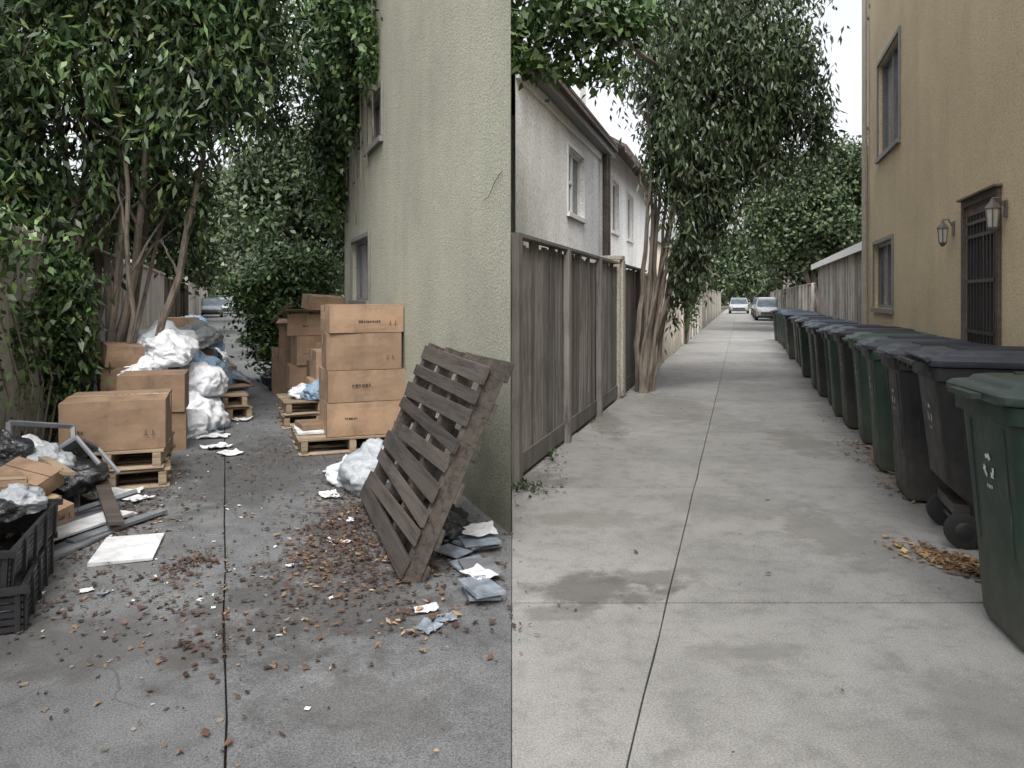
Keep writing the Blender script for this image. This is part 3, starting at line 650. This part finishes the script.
pallet(-3.55,9.3,0.002,.55,.75,AL+.25); pallet(-3.54,9.28,.15,.54,.7,AL+.1)
pallet(-4.25,10.5,0.002,.9,.9,AL)
pallet(-1.68,7.62,0.002,.98,1.1,AL)
RX,RY=-1.47,7.52
cardbox(RX,RY,.148,.78,.62,.31,AL,kind=1); cardbox(RX-.005,RY,.467,.77,.61,.29,AL+.025,kind=0); cardbox(RX-.03,RY+.01,.766,.71,.58,.345,AL-.04,kind=3); cardbox(RX-.02,RY,1.12,.71,.56,.26,AL+.03,kind=1)
pallet(-2.32,8.95,0.002,.8,.9,AL); pallet(-2.32,8.95,.15,.8,.88,AL+.05)
cardbox(-2.2,9.0,.30,.42,.5,.2,AL); cardbox(-2.15,9.1,.51,.46,.5,.32,AL+.05,marks=False); cardbox(-2.25,9.8,.0,.5,.5,.5,AL); cardbox(-2.3,9.9,.51,.5,.45,.35,AL-.1)
cardbox(-2.9,10.9,0,.6,.5,.5,AL);cardbox(-2.85,10.9,.51,.55,.5,.4,AL+.1);cardbox(-2.95,10.95,.92,.5,.45,.3,AL-.2,True);cardbox(-2.75,11.05,1.28,.5,.4,.2,AL+.3,False,(.1,.05));cardbox(-3.3,11.5,0,.5,.5,.7,AL+.3);cardbox(-3.25,11.5,.71,.45,.4,.35,AL-.3,True)
cardbox(-2.5,10.3,.0,.45,.4,.6,AL+.2)
B1=Vector((-.56,3.80,.0)); B2=B1+Vector((-.325,.946,0))*1.62
up=Vector((.946*.50,.325*.50,1.13)); ul=up.length; ex=(B2-B1).normalized(); ey=up.normalized(); ez=ex.cross(ey)
if ez.x>0: ez=-ez; ex=-ex
Mx=Matrix(((ex.x,ey.x,ez.x,0),(ex.y,ey.y,ez.y,0),(ex.z,ey.z,ez.z,0),(0,0,0,1)))
ctr=(B1+B2)/2+up/2+Vector((0,0,.01))
pm=Matrix.Translation(ctr-ez*.13)@Mx
mb=MB(); w=1.56; d=ul; mat=M['palletd']
hs_=[.13,.1,.09,.13,.1,.09,.12,.09,.12]
for i in range(9):
    yy=-d/2+.03+(d-.06)*(i+.5)/9; ww=w if i not in (4,) else w*.78
    mb.box((random.uniform(-.015,.015)+(w-ww)/2,yy,.132),(ww,hs_[i]*.82,.02),mat,(random.uniform(-.03,.03),0,random.uniform(-.03,.03)),.006)
for sx in (-1,-.33,.33,1): mb.box((sx*(w/2-.05),0,.07),(.06,d*.99,.1),mat,None,.004)
for i in range(6):
    yy=-d/2+.05+(d-.1)*i/5; mb.box((0,yy,.01),(w,.11,.018),mat,(0,0,random.uniform(-.02,.02)),.003)
ob=mb.obj('wooden_pallet',bevel=.003); ob.matrix_world=pm

# ---------------------------------------------------------------- bags
def bag(x,y,z,r,mat,sq=(1,1,.75),name='plastic_bag',seed=0):
    bm=bmesh.new(); bmesh.ops.create_icosphere(bm,subdivisions=5,radius=1)
    sd=Vector((x*3.3+seed,y*2.1,z*5))
    for v in bm.verts:
        p=v.co.copy(); n1=noise.noise(p*1.3+sd)*.35
        rid=0
        for k,a in ((2.2,.15),(4.5,.08),(9,.03)): rid+=a*(1-2*abs(noise.noise(p*k+sd*1.7)))
        q=p*(1+n1+rid-.1)
        if p.z>.75: q.z+=(p.z-.75)*.9; q.x*=.75; q.y*=.75
        v.co=Vector((q.x*r*sq[0],q.y*r*sq[1],q.z*r*sq[2]))
    zm=-.62*r*sq[2]
    for v in bm.verts:
        if v.co.z<zm: v.co.z=zm+(v.co.z-zm)*.06
        v.co.z-=zm
    me=bpy.data.meshes.new(name); bm.to_mesh(me); bm.free(); me.materials.append(mat)
    me.polygons.foreach_set('use_smooth',[True]*len(me.polygons))
    ob=bpy.data.objects.new(name,me); sc.collection.objects.link(ob); ob.location=(x,y,z); ob.rotation_euler=(0,0,random.uniform(0,6))
for b in [(-3.8,8.4,.75,.26,'bagw'),(-4.0,8.75,.78,.32,'bagw'),(-3.75,8.9,.42,.32,'bagb'),(-3.52,8.4,.0,.32,'bagw'),(-3.5,8.55,.36,.25,'bagw'),(-3.88,8.0,.55,.22,'bagw'),(-4.25,9.3,.52,.34,'bagw'),(-4.0,9.6,.82,.28,'bagg'),
    (-3.4,7.95,.0,.2,'bagw'),(-3.65,8.15,.72,.18,'bagw'),(-3.95,10.0,.1,.34,'bagb'),(-4.5,10.6,.16,.42,'bagw'),(-4.4,10.4,.55,.3,'bagb'),(-4.15,10.9,.1,.32,'bagg'),(-5.1,12.3,.1,.42,'bagk'),(-6.0,14.2,.2,.55,'bagb'),(-6.5,15.3,.1,.55,'bagk'),(-6.1,15.,.1,.42,'bagw'),(-5.2,13.0,.05,.36,'bagw'),(-5.6,13.8,.05,.4,'bagb'),
    (-1.02,5.75,.0,.25,'bagg'),(-1.28,6.0,.0,.16,'bagw'),(-2.22,8.7,.3,.17,'bagb'),(-2.42,8.8,.3,.14,'bagw'),(-3.5,12.,.0,.36,'bagk'),(-3.9,13.8,.0,.36,'bagk'),
    (-2.9,4.75,.36,.15,'bagg'),(-3.1,5.3,.1,.24,'bagk'),(-3.2,5.0,.3,.2,'bagw'),(-3.1,4.6,.4,.16,'bagk'),(-.42,4.55,.0,.17,'bagk'),(-.62,5.0,.0,.2,'bagk')]:
    bag(*b[:4],M[b[4]],(1,1,random.uniform(.6,.85)))
# ---------------------------------------------------------------- papers, boards, books
def sheet(name,x,y,w,d,rot,mat,z=.006,th=.003,curl=.01,crump=0):
    mb=MB(); n=8; top=[]; sz=min(w,d)/.3
    curl*=min(1,sz); crump*=min(1,sz)
    for i in range(n+1):
        for j in range(n+1):
            px,py=(i/n-.5)*w,(j/n-.5)*d; h=curl*(.5+noise.noise(Vector((px*9+x,py*9+y,0)))*1.)*((i/n-.5)**2+(j/n-.5)**2)*2.
            h+=crump*abs(noise.noise(Vector((px*14/max(.4,sz)+x*3,py*14/max(.4,sz)+y*3,1))))
            k=.06*min(1,sz)
            top.append((px+noise.noise(Vector((i*.35,j*.35,x)))*k,py+noise.noise(Vector((j*.35,i*.35,y)))*k,max(h,0)+th))
    fs=[(i*(n+1)+j,(i+1)*(n+1)+j,(i+1)*(n+1)+j+1,i*(n+1)+j+1) for i in range(n) for j in range(n)]
    mb.add(top,fs,mat); mb.add([(a,b,c-th) for a,b,c in top],fs,mat)
    ed=[i*(n+1) for i in range(n+1)]+[n*(n+1)+j for j in range(1,n+1)]+[i*(n+1)+n for i in range(n-1,-1,-1)]+[j for j in range(n-1,0,-1)]
    N_=len(ed); mb.add([top[k] for k in ed]+[(top[k][0],top[k][1],top[k][2]-th) for k in ed],[(k,(k+1)%N_,N_+(k+1)%N_,N_+k) for k in range(N_)],mat)
    mb.obj(name,(x,y,z),(0,0,rot))
def board(name,x,y,z,w,d,t,rot,mat,tilt=(0,0)):
    mb=MB(); mb.box((0,0,t/2),(w,d,t),mat,None,.004); mb.obj(name,(x,y,z),(tilt[0],tilt[1],rot),bevel=.002)
board('white_foam_board',-2.2,4.36,.004,.32,.47,.018,.3,M['paper'])
board('grey_board',-2.78,4.95,.01,.36,.5,.02,.5,M['greyp']); board('white_board',-2.66,4.72,.035,.2,.6,.015,-.3,M['paper']); board('grey_board',-2.55,4.45,.006,.16,.7,.018,-.15,M['greyp'])
for (x,y,w,d,r,m) in [(-2.86,5.62,.22,.16,.3,'paper'),(-2.7,5.45,.15,.2,1.1,'paper'),(-2.98,5.5,.2,.2,.7,'paper'),(-2.62,7.05,.2,.2,.5,'paper'),(-2.85,7.35,.25,.2,.9,'paper'),(-3.1,7.9,.3,.2,.2,'paper'),(-3.2,8.1,.2,.2,.9,'paper2'),(-1.33,5.55,.12,.16,.4,'paper'),(-1.4,6.35,.2,.3,-.6,'paper'),(-1.25,6.5,.2,.2,-.2,'paper'),(-.82,4.72,.07,.06,.4,'paper'),
    (-.40,3.52,.12,.08,.4,'paper'),(-.37,3.32,.1,.10,1.,'paper2'),(-.30,3.42,.1,.08,.2,'paper2'),(-.98,4.5,.06,.05,.9,'paper'),(-2.1,3.75,.06,.05,.5,'paper'),(-2.0,3.72,.05,.05,1.3,'paper2'),(-1.2,4.1,.04,.04,.1,'paper'),(-3.2,9.0,.2,.2,.1,'paper'),(-2.0,8.2,.14,.1,.5,'paper'),(-1.05,4.95,.05,.09,.1,'paper'),(-2.35,3.5,.1,.1,.4,'paper2')]:
    sheet('waste_paper',x,y,w,d,r,M[m],.006,.002,.04,.05)
for i,(x,y,w,d,r) in enumerate([(-.22,4.5,.26,.34,.4),(-.23,4.45,.25,.32,.7),(-.2,4.42,.24,.30,.3),(-.2,4.05,.2,.3,.5),(-.17,4.0,.2,.3,.25),(-.15,3.68,.17,.28,.45),(-.15,3.72,.17,.26,.2),(-.33,4.25,.14,.2,.9)]):
    board('magazine',x,y,.008+.02*(i%3),w*.9,d*.9,.015,r,M['paper2' if i%4 else 'greyp'],(random.uniform(-.04,.04),random.uniform(-.04,.04)))
sheet('waste_paper',-.2,4.48,.2,.24,.2,M['paper'],.075,.002,.03,.03); sheet('waste_paper',-.17,3.85,.13,.18,.7,M['paper'],.05,.002,.03,.03)
board('polystyrene_sheet',-1.98,7.5,.148,.3,.5,.02,AL,M['paper']); board('folded_cardboard',-1.99,7.55,.172,.26,.4,.05,AL+.1,M['card'])
mb=MB()
for i in range(700):
    x,y=random.choice([(random.gauss(-1.0,.35),random.gauss(4.6,.9)),(random.gauss(-2.4,.4),random.gauss(4.6,.8)),(random.gauss(-2.5,.6),random.gauss(7,2)),(random.gauss(-1.6,.4),random.gauss(3.4,.5)),(random.gauss(-2.55,.15),random.gauss(4.9,.5))])
    if y<2 or x>-.05: continue
    s_=random.uniform(.005,.024); mb.box((x,y,.004+s_*.1),(s_,s_*random.uniform(.4,1.3),.004),random.choice([M['paper'],M['card'],M['greyp'],M['palletd'],M['bark'],M['palletd'],M['palletd']]),(random.uniform(-.3,.3),random.uniform(-.3,.3),random.uniform(0,3)),s_*.2)
mb.obj('litter_scraps')
def crate(x,y,z,w,d,h,rot,mat,tl=(0,0)):
    mb=MB(); t=.018
    for k in range(6):
        zz=.02+(h-.04)*k/5
        for sy in (-1,1): mb.box((0,sy*(d/2-t/2),zz),(w,t,.022),mat)
        for sx in (-1,1): mb.box((sx*(w/2-t/2),0,zz),(t,d-2*t-.004,.022),mat)
    for i in range(7):
        xx=-w/2+.02+(w-.04)*i/6
        for sy in (-1,1): mb.box((xx,sy*(d/2+.003),h/2),(.022,.016,h-.004),mat)
    for i in range(5):
        yy=-d/2+.03+(d-.06)*i/4
        for sx in (-1,1): mb.box((sx*(w/2+.003),yy,h/2),(.016,.022,h-.004),mat)
    for i in range(8): mb.box((-w/2+w*(i+.5)/8,0,.006),(.03,d-.05,.01),mat)
    for sy in (-1,1): mb.box((0,sy*(d/2+.012),h-.01),(w+.05,.02,.03),mat)
    mb.obj('plastic_crate',(x,y,z),(tl[0],tl[1],rot))
crate(-2.53,3.55,.0,.55,.8,.2,AL+.05,M['blk']); crate(-2.56,3.6,.205,.52,.78,.17,AL-.04,M['blk'],(.03,0.06))
cardbox(-2.92,4.4,.0,.4,.36,.34,AL+.1); cardbox(-2.72,3.95,.38,.3,.3,.12,AL+.3,False,(.05,.08)); cardbox(-2.8,4.4,.36,.3,.2,.1,AL-.5,False,(.3,.2)); cardbox(-2.68,4.3,.2,.22,.3,.09,AL+.8,False,(.2,-.2))
bag(-2.55,3.9,.36,.12,M['bagg'],(1.2,1,.6)); bag(-2.5,3.7,.37,.1,M['bagk'],(1.2,1,.5))
cardbox(-3.3,4.9,0,.4,.4,.3,AL)
mb=MB()
for (a,b) in (((0,0,0),(0,.0,.62)),((.42,0,0),(.42,0,.62)),((0,0,0),(.42,0,0)),((0,0,.62),(.42,0,.62)),((0,0,.3),(.42,0,.34))):
    mb.tube([a,b],.02,M['greyp'],4)
mb.quad([(.02,.01,.02),(.40,.01,.02),(.40,.01,.3),(.02,.01,.3)],M['glass'])
mb.obj('broken_window_frame',(-3.2,4.85,.08),(-.5,.2,AL+.6))
mb=MB()
for (a,b) in (((0,0,0),(0,.05,.5)),((.34,0,0),(.34,.05,.5)),((0,.05,.5),(.34,.05,.5)),((0,.03,.3),(.34,.03,.3)),((0,0,.28),(0,-.32,.26)),((.34,0,.28),(.34,-.32,.26)),((0,-.32,.26),(0,-.34,0)),((.34,-.32,.26),(.34,-.34,0)),((0,-.32,.26),(.34,-.32,.26))):
    mb.tube([a,b],.016,M['greyp'],6)
mb.box((.17,-.16,.28),(.32,.3,.02),M['greyp']); mb.box((.17,.055,.41),(.3,.02,.14),M['greyp'])
mb.obj('broken_chair',(-3.05,5.05,.12),(-.7,.4,AL+1.3))
mb=MB(); mb.tube([(-3.0,4.75,.03),(-2.62,5.3,.1)],.02,M['greyp'],6); mb.obj('plastic_pipe')
mb=MB(); mb.box((0,0,0),(.09,.9,.02),M['palletd']); mb.obj('wood_plank',(-2.66,5.0,.12),(.1,.1,.6))
mb=MB(); mb.box((0,0,0),(.07,.6,.02),M['pallet']); mb.obj('wood_plank',(-2.8,4.6,.46),(.1,.2,.9))
mb=MB(); mb.box((0,0,0),(.07,.7,.02),M['greyp']); mb.obj('plastic_strip',(-2.45,4.75,.03),(.0,.05,-.35))

# ---------------------------------------------------------------- wheeled bins
def rr(x0,x1,hy,z,r=.06,k=4):
    pts=[]
    for cx,cy,a0 in ((x1-r,hy-r,0),(x0+r,hy-r,90),(x0+r,-hy+r,180),(x1-r,-hy+r,270)):
        for i in range(k+1):
            a=math.radians(a0+90*i/k); pts.append((cx+r*math.cos(a),cy+r*math.sin(a),z))
    return pts
def wbin(lat,y,body,lid,flip=False,dr=0,s_=1.0,name='wheeled_trash_bin'):
    mb=MB()
    mb.loft([rr(-.28,.16,.215,.02,.05),rr(-.29,.17,.225,.05,.05),rr(-.30,.19,.24,.24,.05),rr(-.305,.30,.245,.34,.05),rr(-.35,.36,.285,.90,.06),rr(-.352,.362,.287,.905,.06),rr(-.375,.385,.305,.915,.06),rr(-.38,.39,.31,.985,.06),rr(-.365,.375,.295,.99,.05)],body)
    mb.loft([rr(-.405,.40,.325,.992,.07),rr(-.41,.405,.33,1.0,.07),rr(-.41,.405,.33,1.025,.07),rr(-.395,.395,.315,1.04,.07),rr(-.34,.36,.265,1.048,.06),rr(-.325,.35,.25,1.066,.06),rr(-.28,.31,.21,1.075,.05),rr(-.1,.15,.08,1.08,.03)],lid)
    mb.box((-.425,0,1.008),(.05,.26,.022),lid)
    for yy in (-.12,0,.12): mb.box((.02,yy,1.08),(.42,.03,.014),lid)
    for yy in (-.17,.17):
        mb.add([(-.312,yy-.012,.36),(-.312,yy+.012,.36),(-.352,yy+.012,.88),(-.352,yy-.012,.88),(-.295,yy-.012,.36),(-.295,yy+.012,.36),(-.335,yy+.012,.88),(-.335,yy-.012,.88)],[(0,1,2,3),(4,5,6,7),(0,3,7,4),(1,2,6,5),(0,1,5,4),(2,3,7,6)],body)
    mb.tube([(.46,-.24,1.0),(.46,.24,1.0)],.017,body,8)
    for yy in (-.24,-.08,.08,.24): mb.box((.425,yy,.985),(.09,.025,.05),body)
    mb.tube([(.41,-.3,1.03),(.41,.3,1.03)],.014,lid,8)
    for sy in (-1,1):
        c=Vector((.22,sy*.225,.095))
        mb.tube([c+Vector((0,-.025,0)),c+Vector((0,-.02,0)),c+Vector((0,.02,0)),c+Vector((0,.025,0))],[.08,.095,.095,.08],M['rubber'],20)
        mb.tube([c+Vector((0,sy*.024,0)),c+Vector((0,sy*.03,0))],[.05,.04],M['blk'],16)
    mb.tube([(.22,-.2,.095),(.22,.2,.095)],.012,M['metal'],8)
    mb.box((.21,0,.2),(.1,.4,.06),body)
    for sgn in (-1,1):
        for k in range(3):
            a=math.radians(90+120*k)
            def pt(an,rad):
                yv=rad*math.cos(an); zv=rad*math.sin(an)+.70
                xv=-.3055-(zv-.34)*(.045/.56)-.003 if sgn<0 else .30+(zv-.34)*(.06/.56)+.003
                return (xv,yv,zv)
            R=.045; seg=[-.6,-.35,-.1,.15]
            for t0,t1 in zip(seg[:-1],seg[1:]): mb.quad([pt(a+t0,R-.009),pt(a+t0,R+.009),pt(a+t1,R+.009),pt(a+t1,R-.009)],M['logo'])
            mb.quad([pt(a+.15,R-.02),pt(a+.15,R+.02),pt(a+.65,R)],M['logo'])
        for q in range(4): mb.quad([pt(-1.9+q*.18,.075),pt(-1.9+q*.18,.09),pt(-1.8+q*.18,.09),pt(-1.8+q*.18,.075)],M['logo'])
    x,yy=RA(lat,y)
    ob=mb.obj(name,(x,yy,0.003),(0,0,AR+(math.pi if flip else 0)+dr),smooth=True); ob.scale=(s_,s_,s_)
    return ob
G,K,GL,KL_,BL=M['bgreen'],M['bblack'],M['bglid'],M['bblid'],M['bblue']
bins=[(3.2,G,GL,0,.03),(4.55,K,KL_,1,-.03),(5.5,K,KL_,0,.02),(6.4,G,KL_,0,-.02),(7.6,G,GL,0,.03),(8.5,K,KL_,0,0),(9.35,G,BL,0,.02),(10.3,G,BL,0,-.03),(11.2,K,KL_,0,.0),(12.1,G,BL,0,.02),(13,K,BL,0,0),(13.95,G,KL_,0,.03),(14.9,G,BL,0,0),(15.9,K,KL_,0,0),(16.9,G,GL,0,.02),(18,K,BL,0,0),(19.1,G,KL_,0,0),(20.3,K,KL_,0,0),(21.5,G,BL,0,0),(22.8,K,BL,0,0),(24.2,G,GL,0,0),(25.6,K,KL_,0,0)]
for i,(y,b,l,fl,dr) in enumerate(bins):
    wbin(1.43 if i==0 else 1.5+random.uniform(-.06,.06) ,y,b,l,bool(fl),dr+random.uniform(-.06,.06),(1.03,1.06,1.03)[i] if i<3 else random.uniform(.97,1.04))
ob=wbin(0,18.5,M['greyp'],M['bblid'],False,0,.8); ob.location=(LA(1.0,18.5)[0],18.5,0)
# ---------------------------------------------------------------- cars
M['lampr']=m_plain('tail_lamp',(.3,.02,.02),.3,0,.1,5,0)
def car(A,lat,y,rot,col):
    mb=MB(); P_=carpaint('car_paint',col)
    st=[(-2.15,.42,.62,.70),(-2.1,.28,.85,.80),(-1.6,.22,.93,.87),(-.9,.2,.95,.89),(.6,.2,.94,.89),(1.4,.22,.86,.87),(1.95,.28,.74,.80),(2.15,.40,.60,.68)]
    rings=[[(-w,yy,a+.05),(-w*.96,yy,a),(w*.96,yy,a),(w,yy,a+.05),(w*1.0,yy,(a+b)/2),(w*.94,yy,b),(-w*.94,yy,b),(-w,yy,(a+b)/2)] for yy,a,b,w in st]
    mb.loft(rings,P_)
    cb=[(-1.95,.90,.91,.74),(-1.25,.93,1.38,.66),(-.2,.93,1.46,.66),(.35,.93,1.38,.66),(1.15,.88,.89,.72)]
    mb.loft([[(-.80,yy,a),(.80,yy,a),(w,yy,b),(-w,yy,b)] for yy,a,b,w in cb],M['glass'])
    mb.loft([[(-w,yy,z-.03),(w,yy,z-.03),(w*.95,yy,z+.02),(-w*.95,yy,z+.02)] for yy,z,w in ((-1.25,1.40,.68),(-.2,1.475,.68),(.35,1.40,.68))],P_)
    for sx in (-1,1):
        for yy in (-1.35,1.3):
            c=Vector((sx*.8,yy,.32)); mb.tube([c-Vector((.1,0,0)),c+Vector((.1,0,0))],.32,M['rubber'],18); mb.tube([c+Vector((sx*.1,0,0)),c+Vector((sx*.11,0,0))],.2,M['metal'],12)
        mb.box((sx*.62,2.06,.64),(.28,.12,.12),M['lamp']); mb.box((sx*.66,-2.1,.74),(.22,.08,.14),M['lampr'])
        mb.box((sx*.95,.75,.98),(.16,.08,.1),P_)
        for yy in (-1.2,-.35,.5): mb.tube([(sx*.79,yy,.93),(sx*.67,yy*.9-.05,1.40)],.03,P_,5)
    mb.box((0,2.16,.48),(1.1,.04,.14),M['blk']); mb.box((0,-2.16,.6),(.5,.03,.13),M['paper'])
    x,yy=A(lat,y); mb.obj('parked_car',(x,yy,0.003),(0,0,rot),smooth=True)
car(LA,.0,70,AL+math.pi,(.45,.47,.5)); car(RA,-.1,72,AR+math.pi,(.40,.41,.43))
car(RA,1.9,50,AR+math.pi,(.35,.36,.37)); car(RA,1.9,57,AR+math.pi,(.08,.10,.12)); car(RA,1.9,64,AR+math.pi,(.05,.07,.12)); car(LA,-1.1,58,AL+math.pi,(.12,.13,.15))

# ---------------------------------------------------------------- light, sky, camera
w=bpy.data.worlds.new('World'); sc.world=w; w.use_nodes=True; nt=w.node_tree; bg=nt.nodes['Background']
sky=nt.nodes.new('ShaderNodeTexSky'); sky.sky_type='NISHITA'; sky.sun_disc=False
EL=math.radians(55); AZ=math.radians(178)
sky.sun_elevation=EL; sky.sun_rotation=AZ; sky.dust_density=6; sky.air_density=1.2; sky.ozone_density=1
hs=nt.nodes.new('ShaderNodeHueSaturation'); hs.inputs['Saturation'].default_value=.2; hs.inputs['Value'].default_value=2.2
nt.links.new(sky.outputs[0],hs.inputs['Color']); nt.links.new(hs.outputs[0],bg.inputs[0]); bg.inputs[1].default_value=.15
sd=bpy.data.lights.new('sun','SUN'); sd.energy=.9; sd.angle=math.radians(18); sd.color=(1,.97,.92)
so=bpy.data.objects.new('sun',sd); sc.collection.objects.link(so)
dirv=Vector((math.sin(AZ)*math.cos(EL),math.cos(AZ)*math.cos(EL),math.sin(EL)))
so.rotation_euler=dirv.to_track_quat('Z','Y').to_euler(); so.location=(0,0,20)
cd=bpy.data.cameras.new('camera'); co=bpy.data.objects.new('camera',cd); sc.collection.objects.link(co)
co.location=(0,0,H); co.rotation_euler=(math.radians(90),0,0)
cd.sensor_width=36; cd.lens=F/1024*36; cd.shift_y=-(384-298)/1024; cd.clip_end=2000; cd.clip_start=.05
sc.camera=co
sc.view_settings.view_transform='Standard'; sc.view_settings.look='None'; sc.view_settings.exposure=0; sc.view_settings.gamma=1
